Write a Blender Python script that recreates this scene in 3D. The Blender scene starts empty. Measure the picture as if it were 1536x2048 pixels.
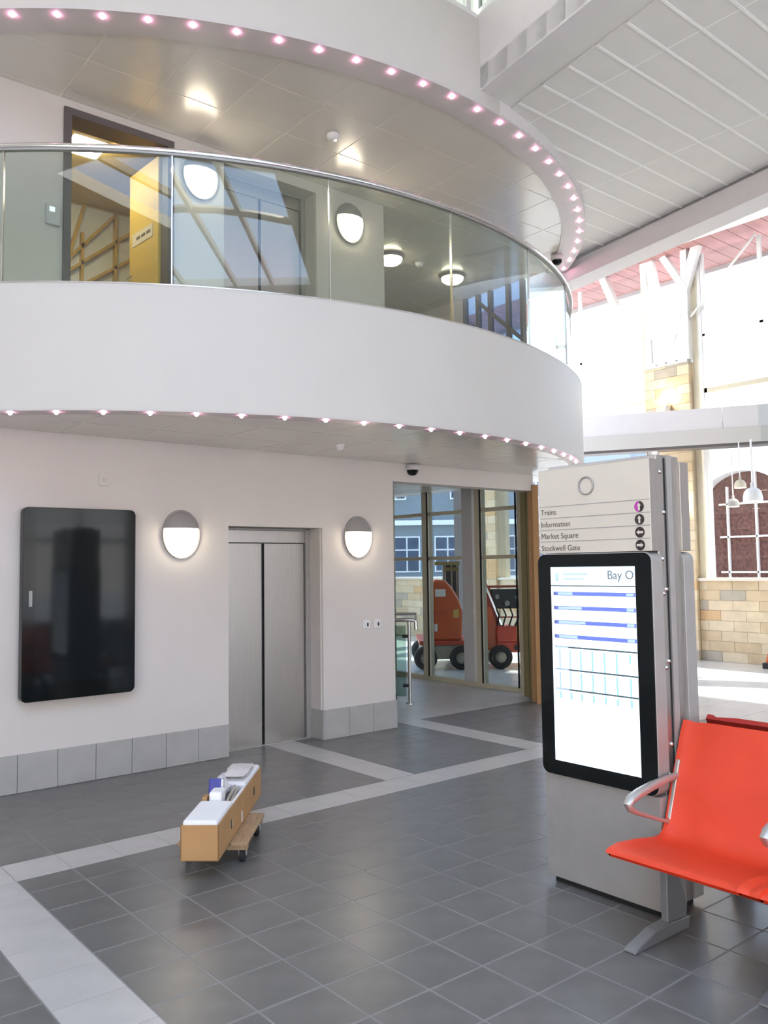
import bpy, math, random
from mathutils import Vector, Matrix
random.seed(7)
R = math.radians
S = bpy.context.scene
COL = S.collection

# ------------------------------------------------------------------ camera
cd = bpy.data.cameras.new('camera'); cam = bpy.data.objects.new('camera', cd); COL.objects.link(cam)
yaw, pitch, roll = R(50.579), R(3.716), R(-0.765)
Fv = Vector((math.cos(yaw)*math.cos(pitch), math.sin(yaw)*math.cos(pitch), math.sin(pitch)))
Rv = Vector((math.sin(yaw), -math.cos(yaw), 0)); Uv = Rv.cross(Fv)
R2 = Rv*math.cos(roll)+Uv*math.sin(roll); U2 = Uv*math.cos(roll)-Rv*math.sin(roll)
cam.matrix_world = Matrix(((R2.x, U2.x, -Fv.x, 0), (R2.y, U2.y, -Fv.y, 0), (R2.z, U2.z, -Fv.z, 1.68), (0, 0, 0, 1)))
cd.sensor_fit = 'VERTICAL'; cd.sensor_height = 24.0; cd.lens = 24.0*1679.5/2048
cd.clip_start = 0.05; cd.clip_end = 300
S.camera = cam

# ------------------------------------------------------------------ sky and exposure
W = bpy.data.worlds.new('sky'); S.world = W; W.use_nodes = True
wn = W.node_tree; wn.nodes.clear()
wo = wn.nodes.new('ShaderNodeOutputWorld'); wb = wn.nodes.new('ShaderNodeBackground')
wc = wn.nodes.new('ShaderNodeTexCoord'); ws = wn.nodes.new('ShaderNodeSeparateXYZ'); wr = wn.nodes.new('ShaderNodeValToRGB')
wr.color_ramp.elements[0].position = 0.0; wr.color_ramp.elements[0].color = (1.0, 0.97, 0.94, 1)
wr.color_ramp.elements[1].position = 0.4; wr.color_ramp.elements[1].color = (0.47, 0.66, 1.0, 1)
wn.links.new(wc.outputs['Generated'], ws.inputs[0]); wn.links.new(ws.outputs['Z'], wr.inputs[0])
wn.links.new(wr.outputs[0], wb.inputs[0]); wb.inputs[1].default_value = 5.0
wn.links.new(wb.outputs[0], wo.inputs[0])
S.view_settings.view_transform = 'Standard'; S.view_settings.look = 'None'
S.view_settings.gamma = 1.0; S.view_settings.use_curve_mapping = False
S.view_settings.exposure = -0.02
S.cycles.adaptive_threshold = 0.025; S.cycles.max_bounces = 8; S.cycles.caustics_reflective = False; S.cycles.caustics_refractive = False

sun = bpy.data.lights.new('sun', 'SUN'); sun.energy = 24; sun.angle = R(2); sun.color = (1, .94, .84)
so = bpy.data.objects.new('sun', sun); COL.objects.link(so); so.location = (30, 12, 30)
so.rotation_euler = Vector((math.cos(R(55))*.985, math.cos(R(55))*.17, math.sin(R(55)))).to_track_quat('Z', 'Y').to_euler()

def portal(loc, rot, sx, sy):
    l = bpy.data.lights.new('sky_portal', 'AREA'); l.shape = 'RECTANGLE'; l.size = sx; l.size_y = sy
    l.cycles.is_portal = True
    o = bpy.data.objects.new('sky_portal', l); COL.objects.link(o); o.location = loc; o.rotation_euler = rot
portal((-.5, -2.2, 7.85), (0, 0, 0), 5.8, 7.7)            # rooflight over the hall
portal((2.0, -6.9, 1.9), (R(90), 0, 0), 13, 3.1)         # glazed front behind the viewer
portal((13.9, 9.0, 4.0), (0, R(90), 0), 6.0, 14.0)        # side bay windows

# ------------------------------------------------------------------ materials
def mat(name, col, rough=0.5, metal=0.0, spec=0.5, var=0.06, scale=6.0, bump=0.0, bscale=60.0, emit=None, estr=0.0, stretch=None, coat=0.0):
    m = bpy.data.materials.new(name); m.use_nodes = True
    nt = m.node_tree; b = nt.nodes['Principled BSDF']
    tc = nt.nodes.new('ShaderNodeTexCoord')
    src = tc.outputs['Object']
    if stretch:
        mp = nt.nodes.new('ShaderNodeMapping'); mp.inputs['Scale'].default_value = stretch
        nt.links.new(src, mp.inputs[0]); src = mp.outputs[0]
    n = nt.nodes.new('ShaderNodeTexNoise'); n.inputs['Scale'].default_value = scale; n.inputs['Detail'].default_value = 5
    nt.links.new(src, n.inputs['Vector'])
    r = nt.nodes.new('ShaderNodeValToRGB')
    r.color_ramp.elements[0].position = 0.3; r.color_ramp.elements[1].position = 0.7
    r.color_ramp.elements[0].color = tuple(max(0, c*(1-var)) for c in col)+(1,)
    r.color_ramp.elements[1].color = tuple(min(1, c*(1+var)) for c in col)+(1,)
    nt.links.new(n.outputs['Fac'], r.inputs[0]); nt.links.new(r.outputs[0], b.inputs['Base Color'])
    b.inputs['Roughness'].default_value = rough; b.inputs['Metallic'].default_value = metal
    b.inputs['Specular IOR Level'].default_value = spec
    if coat: b.inputs['Coat Weight'].default_value = coat; b.inputs['Coat Roughness'].default_value = 0.05
    if bump:
        n2 = nt.nodes.new('ShaderNodeTexNoise'); n2.inputs['Scale'].default_value = bscale; nt.links.new(src, n2.inputs['Vector'])
        bp = nt.nodes.new('ShaderNodeBump'); bp.inputs['Strength'].default_value = bump; bp.inputs['Distance'].default_value = 0.01
        nt.links.new(n2.outputs['Fac'], bp.inputs['Height']); nt.links.new(bp.outputs[0], b.inputs['Normal'])
    if emit:
        b.inputs['Emission Color'].default_value = tuple(emit)+(1,); b.inputs['Emission Strength'].default_value = estr
    return m

def glass(name, tint=(0.93, 0.96, 0.94), ior=1.5, rough=0.0):
    m = bpy.data.materials.new(name); m.use_nodes = True; nt = m.node_tree; nt.nodes.clear()
    o = nt.nodes.new('ShaderNodeOutputMaterial'); mx = nt.nodes.new('ShaderNodeMixShader')
    t = nt.nodes.new('ShaderNodeBsdfTransparent'); g = nt.nodes.new('ShaderNodeBsdfGlossy'); f = nt.nodes.new('ShaderNodeFresnel')
    t.inputs[0].default_value = tint+(1,); g.inputs['Roughness'].default_value = rough; f.inputs[0].default_value = ior
    ge = nt.nodes.new('ShaderNodeNewGeometry'); mr = nt.nodes.new('ShaderNodeMapRange')      # same reflectance on both faces of the pane
    mr.inputs['To Min'].default_value = ior; mr.inputs['To Max'].default_value = 1/ior
    nt.links.new(ge.outputs['Backfacing'], mr.inputs['Value']); nt.links.new(mr.outputs[0], f.inputs[0])
    nt.links.new(f.outputs[0], mx.inputs[0]); nt.links.new(t.outputs[0], mx.inputs[1]); nt.links.new(g.outputs[0], mx.inputs[2])
    nt.links.new(mx.outputs[0], o.inputs[0]); return m

M = {}
M['wall'] = mat('painted plaster', (0.72, 0.675, 0.635), 0.65, var=0.015, scale=3, bump=0.02, bscale=180)
M['fascia'] = mat('white fascia paint', (0.66, 0.635, 0.60), 0.5, var=0.01, scale=2)
M['soffit'] = mat('soffit panel enamel', (0.74, 0.705, 0.655), 0.22, var=0.02, spec=0.8, scale=3)
M['soffit_rim'] = mat('soffit rim enamel', (0.66, 0.62, 0.61), 0.4, var=0.02)
M['joint'] = mat('soffit joint', (0.86, 0.82, 0.74), 0.5, var=0.02)
M['ceil'] = mat('ceiling plank', (0.80, 0.785, 0.755), 0.5, var=0.015, scale=4)
M['tee'] = mat('ceiling tee bar', (0.97, 0.96, 0.93), 0.4, var=0.01)
M['beam'] = mat('beam paint', (0.80, 0.77, 0.77), 0.5, var=0.015)
M['tile'] = mat('dark floor tile', (0.166, 0.160, 0.151), 0.3, var=0.14, scale=5, bump=0.03, bscale=40)
M['tile2'] = mat('pale floor tile', (0.52, 0.505, 0.48), 0.32, var=0.07, scale=5, bump=0.03, bscale=40)
M['grout'] = mat('floor grout', (0.27, 0.262, 0.25), 0.55, var=0.08)
M['bayfloor'] = mat('pale bay floor tile', (0.74, 0.735, 0.72), 0.22, var=0.05, scale=3)
M['skirt'] = mat('grey skirting tile', (0.45, 0.44, 0.42), 0.45, var=0.06, scale=6)
M['steel'] = mat('brushed steel', (0.62, 0.605, 0.58), 0.3, 1.0, var=0.06, scale=4, stretch=(60, 60, 1))
M['chrome'] = mat('polished steel', (0.75, 0.74, 0.72), 0.18, 1.0, var=0.03)
M['alu'] = mat('cast aluminium', (0.60, 0.59, 0.56), 0.42, 0.75, var=0.05)
M['alu_dark'] = mat('grey aluminium paint', (0.42, 0.405, 0.385), 0.5, 0.35, var=0.04, scale=12)
M['leg'] = mat('grey leg casting', (0.27, 0.275, 0.28), 0.4, 0.5, var=0.05)
M['totem_metal'] = mat('anodised totem metal', (0.44, 0.42, 0.40), 0.32, 0.8, var=0.08, stretch=(40, 40, 1))
M['dark'] = mat('dark gap', (0.015, 0.015, 0.016), 0.7, var=0.1)
M['bezel'] = mat('black glass bezel', (0.008, 0.010, 0.010), 0.08, spec=0.22, var=0.1)
M['blackp'] = mat('black plastic', (0.02, 0.02, 0.021), 0.4, var=0.1)
M['hood'] = mat('lamp hood grey', (0.36, 0.35, 0.34), 0.5, var=0.03)
M['lampglow'] = mat('lamp diffuser', (1, 0.97, 0.9), 0.4, emit=(1.0, 0.87, 0.66), estr=15.0, var=0.01)
M['corridor_glow'] = mat('corridor lamp diffuser', (1, 0.97, 0.9), 0.4, emit=(1.0, 0.86, 0.60), estr=48.0, var=0.01)
M['led'] = mat('pink light emitter', (1, 0.85, 0.93), 0.4, emit=(1.0, 0.30, 0.58), estr=60.0, var=0.01)
M['led_core'] = mat('pink light lens', (1, 0.9, 0.95), 0.4, emit=(1.0, 0.72, 0.84), estr=20.0, var=0.01)
M['plastic'] = mat('white plastic', (0.85, 0.85, 0.84), 0.4, var=0.02)
M['plate'] = mat('moulded plate', (0.62, 0.60, 0.60), 0.5, var=0.02)
M['glass'] = glass('balustrade glass', (0.84, 0.89, 0.85), 1.62)
M['pane'] = glass('window glass', (0.93, 0.95, 0.95), 1.35)
M['lobbypane'] = glass('lobby dimming glass', (0.62, 0.67, 0.68), 1.4)  # tint added to dim the bright bay seen behind the lobby
M['bluepane'] = glass('tinted window glass', (0.50, 0.62, 0.86), 1.6)
M['frame_dark'] = mat('dark door frame', (0.13, 0.115, 0.115), 0.5, var=0.05)
M['yellow'] = mat('yellow door laminate', (0.72, 0.50, 0.13), 0.45, var=0.04, scale=2, stretch=(1, 1, 8))
M['timber'] = mat('golden reflection lattice', (0.62, 0.42, 0.13), 0.5, var=0.1, scale=3, stretch=(10, 10, 1))  # colour of the added bars that imitate a reflection
M['panelwhite'] = mat('white wall board', (0.82, 0.83, 0.86), 0.4, var=0.02)
M['corridor'] = mat('corridor paint', (0.66, 0.52, 0.28), 0.6, var=0.03)
M['cream'] = mat('cream window frame', (0.66, 0.60, 0.45), 0.5, var=0.03)
M['whitesteel'] = mat('white painted steel', (0.86, 0.86, 0.85), 0.4, var=0.01)
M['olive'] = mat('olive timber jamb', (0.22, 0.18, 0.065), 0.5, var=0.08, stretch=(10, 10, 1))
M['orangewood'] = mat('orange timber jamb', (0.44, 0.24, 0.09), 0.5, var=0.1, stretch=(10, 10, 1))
STONE = [mat('sandstone '+n, c, 0.8, var=0.09, scale=5, bump=0.15, bscale=30) for n, c in
         (('buff', (0.60, 0.47, 0.30)), ('pale', (0.66, 0.54, 0.37)), ('ochre', (0.60, 0.40, 0.21)), ('grey', (0.44, 0.39, 0.31)), ('cream', (0.68, 0.57, 0.40)))]
M['mortar'] = mat('stone mortar', (0.55, 0.45, 0.31), 0.9, var=0.05)
M['pinkboard'] = mat('pink soffit board', (0.46, 0.235, 0.225), 0.6, var=0.12, scale=2, stretch=(1, 4, 1))
M['eavegrey'] = mat('eave edge grey', (0.55, 0.53, 0.56), 0.5, var=0.03)
M['brick'] = mat('red brick', (0.115, 0.052, 0.045), 0.85, var=0.5, scale=14, bump=0.2, bscale=20)
M['paving'] = mat('outdoor paving', (0.42, 0.42, 0.42), 0.8, var=0.08)
M['render'] = mat('blue grey render', (0.20, 0.235, 0.27), 0.85, var=0.05, scale=2)
M['darkpane'] = mat('dark window pane', (0.045, 0.075, 0.13), 0.15, var=0.3)
M['orange'] = mat('orange machine paint', (0.62, 0.105, 0.02), 0.35, var=0.05, coat=0.3)
M['redor'] = mat('red orange machine paint', (0.55, 0.06, 0.025), 0.35, var=0.05)
M['machgrey'] = mat('machine beige', (0.36, 0.33, 0.26), 0.5, var=0.05)
M['rubber'] = mat('black rubber', (0.02, 0.02, 0.02), 0.75, var=0.15)
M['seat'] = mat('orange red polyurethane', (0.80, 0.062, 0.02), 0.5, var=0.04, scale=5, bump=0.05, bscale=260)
M['seat2'] = mat('crimson polyurethane', (0.50, 0.035, 0.025), 0.5, var=0.04)  # seat red with the shade of the rear side put into the colour
M['card'] = mat('brown cardboard', (0.50, 0.285, 0.12), 0.8, var=0.07, scale=5)
M['foam'] = mat('white polystyrene', (0.90, 0.90, 0.90), 0.7, var=0.02, bump=0.1, bscale=120)
M['bluepack'] = mat('blue packet', (0.03, 0.045, 0.33), 0.35, var=0.12)
M['film'] = mat('crumpled pale film', (0.72, 0.69, 0.69), 0.35, var=0.06, bump=0.3, bscale=25)
M['deck'] = mat('plywood dolly deck', (0.46, 0.31, 0.18), 0.55, var=0.2, scale=4, stretch=(2, 12, 2))
M['signface'] = mat('cream sign enamel', (0.72, 0.66, 0.56), 0.35, var=0.015)
M['signtext'] = mat('grey brown sign lettering', (0.12, 0.10, 0.085), 0.6, var=0.02)
M['signdark'] = mat('dark sign disc', (0.035, 0.02, 0.022), 0.5, var=0.02)
M['magenta'] = mat('magenta sign half disc', (0.55, 0.05, 0.42), 0.5, var=0.02)
def scr(name, c, e): return mat(name, tuple(min(1, x) for x in c), 0.5, emit=c, estr=e, var=0.005)
M['lcd'] = scr('lit screen white', (0.84, 0.95, 1.0), 1.05)
M['lcd_head'] = scr('lit screen header', (0.72, 0.92, 0.95), 0.75)
M['lcd_blue'] = scr('lit screen blue bar', (0.16, 0.22, 0.78), 0.5)
M['lcd_pale'] = scr('lit screen pale blue', (0.50, 0.66, 0.86), 0.5)
M['lcd_grey'] = scr('lit screen grey line', (0.08, 0.13, 0.15), 0.3)
M['lcd_green'] = scr('lit screen green tick', (0.40, 0.70, 0.75), 0.5)
M['lcd_text'] = scr('lit screen text', (0.16, 0.18, 0.24), 0.25)

# ------------------------------------------------------------------ mesh helper
class MB:
    def __init__(s): s.v = []; s.f = []; s.sm = []
    def add(s, vs, fs, smooth=False):
        n = len(s.v); s.v += [tuple(v) for v in vs]
        for f in fs: s.f.append(tuple(i+n for i in f)); s.sm.append(smooth)
        return s
    def box(s, x0, x1, y0, y1, z0, z1, mt=None):
        vs = [Vector((x, y, z)) for z in (z0, z1) for y in (y0, y1) for x in (x0, x1)]
        if mt: vs = [mt @ v for v in vs]
        return s.add(vs, [(0, 2, 3, 1), (4, 5, 7, 6), (0, 1, 5, 4), (2, 6, 7, 3), (0, 4, 6, 2), (1, 3, 7, 5)])
    def bar(s, a, b, w, h, up=(0, 0, 1)):
        a = Vector(a); b = Vector(b); d = (b-a); L = d.length; d.normalize()
        sd = d.cross(Vector(up))
        if sd.length < 1e-4: sd = Vector((1, 0, 0))
        sd.normalize(); u = sd.cross(d)
        mt = Matrix(((d.x, sd.x, u.x, a.x), (d.y, sd.y, u.y, a.y), (d.z, sd.z, u.z, a.z), (0, 0, 0, 1)))
        return s.box(0, L, -w/2, w/2, -h/2, h/2, mt)
    def tube(s, pts, r, n=10, cap=True):
        pts = [Vector(p) for p in pts]; rings = []
        rr = r if isinstance(r, (list, tuple)) else [r]*len(pts)
        prev = None
        for i, p in enumerate(pts):
            d = (pts[min(i+1, len(pts)-1)]-pts[max(i-1, 0)]).normalized()
            if prev is None:
                sd = d.cross(Vector((0, 0, 1)))
                if sd.length < 1e-3: sd = d.cross(Vector((1, 0, 0)))
            else: sd = prev-d*prev.dot(d)
            sd.normalize(); prev = sd; u = d.cross(sd)
            rings.append([p+(sd*math.cos(2*math.pi*k/n)+u*math.sin(2*math.pi*k/n))*rr[i] for k in range(n)])
        vs = [v for g in rings for v in g]; fs = []
        for i in range(len(rings)-1):
            for k in range(n): fs.append((i*n+k, i*n+(k+1) % n, (i+1)*n+(k+1) % n, (i+1)*n+k))
        s.add(vs, fs, True)
        if cap: s.add(rings[0], [tuple(range(n))[::-1]]); s.add(rings[-1], [tuple(range(n))])
        return s
    def lathe(s, o, ax, prof, n=20, half=None):
        o = Vector(o); ax = Vector(ax).normalized(); a = ax.cross(Vector((0, 0, 1)))
        if a.length < 1e-3: a = Vector((1, 0, 0))
        a.normalize(); b = ax.cross(a); vs = []; fs = []
        for (r, h) in prof:
            for k in range(n):
                t = 2*math.pi*k/n; vs.append(o+ax*h+(a*math.cos(t)+b*math.sin(t))*r)
        for i in range(len(prof)-1):
            for k in range(n): fs.append((i*n+k, i*n+(k+1) % n, (i+1)*n+(k+1) % n, (i+1)*n+k))
        return s.add(vs, fs, True)
    def prism(s, poly, fn, d0, d1):
        n = len(poly); vs = [fn(p[0], p[1], d0) for p in poly]+[fn(p[0], p[1], d1) for p in poly]
        fs = [tuple(range(n))[::-1], tuple(range(n, 2*n))]+[(i, (i+1) % n, n+(i+1) % n, n+i) for i in range(n)]
        return s.add(vs, fs)
    def arc(s, c, r0, r1, z0, z1, t0, t1, n=60):
        vs = []; fs = []
        for i in range(n+1):
            t = R(t0+(t1-t0)*i/n); ct, st = math.cos(t), math.sin(t)
            for r, z in ((r0, z0), (r1, z0), (r1, z1), (r0, z1)): vs.append((c[0]+r*ct, c[1]+r*st, z))
        for i in range(n):
            a = i*4; b = a+4
            for k in range(4): fs.append((a+k, b+k, b+(k+1) % 4, a+(k+1) % 4))
        s.add(vs, fs, True); s.add(vs[:4], [(0, 1, 2, 3)]); s.add(vs[-4:], [(3, 2, 1, 0)]); return s
    def mesh(s, name):
        me = bpy.data.meshes.new(name); me.from_pydata(s.v, [], s.f)
        me.polygons.foreach_set('use_smooth', s.sm); me.update(); return me
    def build(s, name, m, parent=None, bevel=0.0, **kw):
        me = s.mesh(name); me.materials.append(M[m] if isinstance(m, str) else m)
        o = link(bpy.data.objects.new(name, me), parent)
        if any(s.sm) and not all(s.sm): me.set_sharp_from_angle(angle=R(40))
        if bevel:
            b = o.modifiers.new('bevel', 'BEVEL'); b.width = bevel; b.segments = 2; b.limit_method = 'ANGLE'; b.angle_limit = R(50)
        for k, v in kw.items(): o[k] = v
        return o
def link(o, parent=None):
    COL.objects.link(o)
    if parent is not None:
        o.parent = parent
    return o
def bx(*a): return MB().box(*a)
def thing(name, label, cat, loc=(0, 0, 0), rz=0, group=None, kind=None):
    o = bpy.data.objects.new(name, None); o.empty_display_size = 0.05; COL.objects.link(o)
    o.location = loc; o.rotation_euler = (0, 0, rz); o['label'] = label; o['category'] = cat
    if group: o['group'] = group
    if kind: o['kind'] = kind
    return o
def tag(o, label, cat, group=None):
    o['label'] = label; o['category'] = cat
    if group: o['group'] = group
    return o
def struct(o, label=None, cat=None):
    o['kind'] = 'structure'
    if label: o['label'] = label
    if cat: o['category'] = cat
    return o
def copy_tree(o, parent=None):
    c = o.copy(); COL.objects.link(c); c.parent = parent
    for ch in o.children: copy_tree(ch, c)
    return c
def text_mesh(body, size, name, m, parent, mt, bold=0.0):
    cu = bpy.data.curves.new('lettering', 'FONT'); cu.body = body; cu.size = size; cu.extrude = 0.0006; cu.offset = bold
    t = bpy.data.objects.new('lettering', cu); COL.objects.link(t)
    bpy.context.view_layer.update()
    me = bpy.data.meshes.new_from_object(t.evaluated_get(bpy.context.evaluated_depsgraph_get()))
    bpy.data.objects.remove(t); me.transform(mt); me.name = name
    me.materials.clear(); me.materials.append(M[m])
    return link(bpy.data.objects.new(name, me), parent)
def clip(poly, planes):                                   # convex clip, planes = (nx, ny, d): keep nx*x+ny*y<=d
    for nx, ny, d in planes:
        out = []
        for i in range(len(poly)):
            a = poly[i]; b = poly[(i+1) % len(poly)]
            da = nx*a[0]+ny*a[1]-d; db = nx*b[0]+ny*b[1]-d
            if da <= 0: out.append(a)
            if da*db < 0: t = da/(da-db); out.append((a[0]+(b[0]-a[0])*t, a[1]+(b[1]-a[1])*t))
        poly = out
        if len(poly) < 3: return []
    return poly
def area(p): return 0.5*abs(sum(p[i][0]*p[(i+1) % len(p)][1]-p[(i+1) % len(p)][0]*p[i][1] for i in range(len(p))))
XY = lambda x, y, d: (x, y, d)
def rrect(w0, w1, h0, h1, r, n=5):
    p = []
    for cx, cy, a in ((w1-r, h0+r, -90), (w1-r, h1-r, 0), (w0+r, h1-r, 90), (w0+r, h0+r, 180)):
        for k in range(n+1): t = R(a+90*k/n); p.append((cx+r*math.cos(t), cy+r*math.sin(t)))
    return p

# ================================================================== SETTING
DC = (4.78, 9.75)                 # centre of the round balcony
YW = 6.806                        # face of the lift wall
# ---------------- floor
floor = struct(bx(-5, 8.6, -7, 10.4, -0.2, -0.0015).build('floor', 'grout'))
T = 0.3015; J = 0.006
fields = []                       # (x0,x1,y0,y1,ox,oy,mat)
DARK = [(1.409, 8.6, -1.2, 4.90, 2.0125, 2.57), (-0.4, 1.107, -1.2, 6.8, 2.0125, 2.57), (1.409, 4.265, 5.21, 6.8, 1.409, 5.21), (3.76, 4.265, 6.8, 7.03, 1.409, 5.21),
        (4.575, 5.93, 5.21, 6.80, 4.575, 5.21), (4.575, 4.80, 6.8, 7.03, 4.575, 5.21), (6.235, 8.6, 5.21, 7.0, 6.235, 5.21)]
PALE = [(1.107, 1.409, -1.2, 5.21, 1.107, 4.90), (1.409, 8.6, 4.90, 5.21, 1.409, 4.90), (4.265, 4.575, 5.21, 7.03, 4.265, 5.21), (5.93, 6.235, 5.21, 7.0, 5.93, 5.21),
        (5.72, 8.6, 7.0, 10.2, 5.93, 7.0)]
tiles = []
for lst, key in ((DARK, 'tile'), (PALE, 'tile2')):
    for x0, x1, y0, y1, ox, oy in lst:
        for i in range(math.floor((x0-ox)/T)-1, math.ceil((x1-ox)/T)+1):
            for j in range(math.floor((y0-oy)/T)-1, math.ceil((y1-oy)/T)+1):
                a, b, c, d = max(ox+i*T, x0), min(ox+(i+1)*T, x1), max(oy+j*T, y0), min(oy+(j+1)*T, y1)
                if b-a > 0.03 and d-c > 0.03: tiles.append((a, b, c, d, key))
def vis(t):
    v = Vector(((t[0]+t[1])/2, (t[2]+t[3])/2, -1.68)); z = v.dot(Fv)
    if z < 0.5: return False
    return abs(v.dot(R2)/z) < 0.50 and v.dot(U2)/z > -0.66
seen = sorted([t for t in tiles if vis(t)], key=lambda t: (t[0]+t[1])**2+(t[2]+t[3])**2)
parts = seen[:300]; rest = seen[300:]+[t for t in tiles if not vis(t)]
cache = {}
def tile_mesh(w, d, key):
    k = (round(w, 3), round(d, 3), key)
    if k not in cache:
        g, c = (J/2, 0.003) if key == 'tile' else (.001, .001)
        x0, x1, y0, y1 = g, w-g, g, d-g
        vs = [(x0, y0, -.008), (x1, y0, -.008), (x1, y1, -.008), (x0, y1, -.008), (x0+c, y0+c, 0), (x1-c, y0+c, 0), (x1-c, y1-c, 0), (x0+c, y1-c, 0)]
        mb = MB().add(vs, [(4, 5, 6, 7), (0, 1, 5, 4), (1, 2, 6, 5), (2, 3, 7, 6), (3, 0, 4, 7)])
        me = mb.mesh('tile'); me.materials.append(M[key]); cache[k] = me
    return cache[k]
for a, b, c, d, key in parts:
    o = link(bpy.data.objects.new('tile', tile_mesh(b-a, d-c, key)), floor); o.location = (a, c, random.uniform(-.0006, .0004))
for key in ('tile', 'tile2'):
    mb = MB(); g = J/2 if key == 'tile' else .001
    for a, b, c, d, k in rest:
        if k == key: mb.box(a+g, b-g, c+g, d-g, -.008, 0)
    mb.build('tile_field', key, floor, kind='stuff')
# side bay floor and outdoor ground
bay = struct(bx(8.6, 13.6, -2, 17, -0.2, -0.006).build('floor_bay', 'grout'))
for i in range(8):
    for j in range(20):
        x, y = 8.6+i*0.6125, 3.5+j*0.6
        bx(x+.003, x+.6095, y+.003, y+.597, -.008, 0).build('tile', 'bayfloor', bay)
struct(bx(13.6, 70, -20, 60, -0.3, -0.05).build('ground_outside', 'paving'))
struct(bx(-40, 60, -50, -7.05, -0.3, -0.05).build('ground_front', 'paving'))

# ---------------- lift wall, lower storey
def multi(name, m, boxes, parent=None, **kw):
    mb = MB()
    for b in boxes: mb.box(*b)
    return mb.build(name, m, parent, **kw)
ZS = 2.79
struct(multi('wall_lift_lower', 'wall', [(-5, 3.757, YW, YW+.22, 0, ZS), (4.80, 5.72, YW, YW+.22, 0, ZS), (3.757, 4.80, YW, YW+.22, 2.068, ZS),
       (3.5, 3.757, YW+.22, 7.3, 0, ZS), (4.83, 5.72, YW+.22, 10.4, 0, ZS), (3.757, 4.83, 7.09, 7.3, 0, ZS)]))
struct(bx(5.72, 7.98, YW, YW+.2, 2.585, ZS).build('trim_opening_header', 'wall'))
struct(bx(5.72, 8.6, 10.25, 10.4, 0, ZS).build('wall_lobby_back', 'wall'))
sk = struct(bx(-5, -4.9, YW-.004, YW, 0, .29).build('baseboard_left', 'skirt'))
SH = .288
def sk_tile(x0, x1, y0, y1): bx(x0, x1, y0, y1, 0.002, SH).build('tile', 'skirt', sk, bevel=.0015)
for k in range(12): sk_tile(3.757-(k+1)*.3015+.002, 3.757-k*.3015-.002, YW-.014, YW-.001)
for k in range(3): sk_tile(4.80+k*.3066+.002, 4.80+(k+1)*.3066-.002, YW-.014, YW-.001)
sk_tile(4.785, 4.799, YW-.012, YW+.2)
for k in range(2): sk_tile(5.721, 5.733, YW-.01+k*.302, YW+.29+k*.302)

# ---------------- lift, lower landing
def lift(z, y, group_lab, x0=3.757, x1=4.80):
    L = thing('lift_entrance', group_lab, 'lift', (0, 0, z))
    bx(3.70, 4.735, y, y+.04, 1.925, 2.045).build('header_panel', 'steel', L, bevel=.003)
    bx(3.70, 4.735, y+.03, y+.06, 0.0, 1.925).build('back_gap', 'dark', L)
    for a, b in ((3.765, 4.244), (4.254, 4.722)):
        d = bx(a, b, y+.004, y+.03, 0.006, 1.918).build('door_leaf', 'steel', L, bevel=.002)
        bx(a if a > 4 else b-.008, a+.008 if a > 4 else b, y-.002, y+.004, 0.01, 1.915).build('edge_strip', 'dark', d)
    jb = MB().box(4.735, 4.80, y-.02, y+.05, 0, 2.06); jb.box(3.70, 4.80, y-.01, y+.05, 2.045, 2.066); jb.build('frame', 'alu_dark', L, bevel=.003)
    bx(4.785, 4.7985, y-.19, y-.02, SH if z < 1 else 0, 2.065).build('reveal_lining', 'wall', L)
    bx(3.76, 4.78, y-.03, y+.03, -0.003, 0.006).build('threshold', 'alu', L)
    return L
lift(0, 7.02, 'brushed steel double lift doors in the ground floor wall recess')

# ---------------- round balcony: fascias, soffits, slab
RL, RU = 4.90, 4.99
NS = 90
def disc_poly(r, planes): return clip([(DC[0]+r*math.cos(R(k*360/NS)), DC[1]+r*math.sin(R(k*360/NS))) for k in range(NS)], planes)
BACK = [(0, 1, 10.4), (1, 0, 8.75)]
f1 = struct(MB().arc(DC, RL-.10, RL, 2.785, 3.668, -146, -35.5, 100).build('trim_balcony_fascia', 'fascia'))
struct(MB().arc(DC, RL-.14, RL-.10, 3.3, 3.655, -146, -35.5, 100).build('trim_balcony_upstand', 'beam'))
struct(MB().arc(DC, RL-.18, RL+.004, 3.668, 3.676, -146, -35.5, 100).build('trim_balcony_cap', 'chrome'))
struct(MB().prism(disc_poly(RL-.101, BACK), XY, 2.86, 3.43).build('floor_upper', 'wall'))
struct(MB().arc(DC, 4.74, RL-.002, 2.775, 2.79, -146, -35.5, 100).build('trim_lower_rim', 'soffit_rim'))
struct(MB().arc(DC, RU-.12, RU, 5.60, 6.33, -146, -84, 70).build('wall_drum_upper', 'fascia'))
struct(MB().arc(DC, RU-.12, RU, 5.585, 5.72, -84, -34, 50).build('trim_upper_lip', 'beam'))
struct(MB().arc(DC, 4.72, RU, 5.575, 5.60, -146, -34, 100).build('trim_upper_rim', 'soffit_rim'))
def soffit(name, z, r, ox, oy, ymin, planes):
    root = struct(MB().prism(disc_poly(r+.03, planes), XY, z+.0025, z+.06).build(name, 'joint'))
    circ = [(math.cos(R(k*6)), math.sin(R(k*6)), DC[0]*math.cos(R(k*6))+DC[1]*math.sin(R(k*6))+r*math.cos(R(3))) for k in range(60)]
    g = .006; P = .595
    for i in range(-12, 12):
        for j in range(-4, 12):
            x, y = ox+i*P, oy+j*P
            p = clip([(x+g, y+g), (x+P-g, y+g), (x+P-g, y+P-g), (x+g, y+P-g)], circ+planes)
            if p and area(p) > .02 and (y < 6.9 or x > 5.0):
                MB().prism(p, XY, z, z+.006).build('panel', 'soffit', root)
    return root
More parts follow.
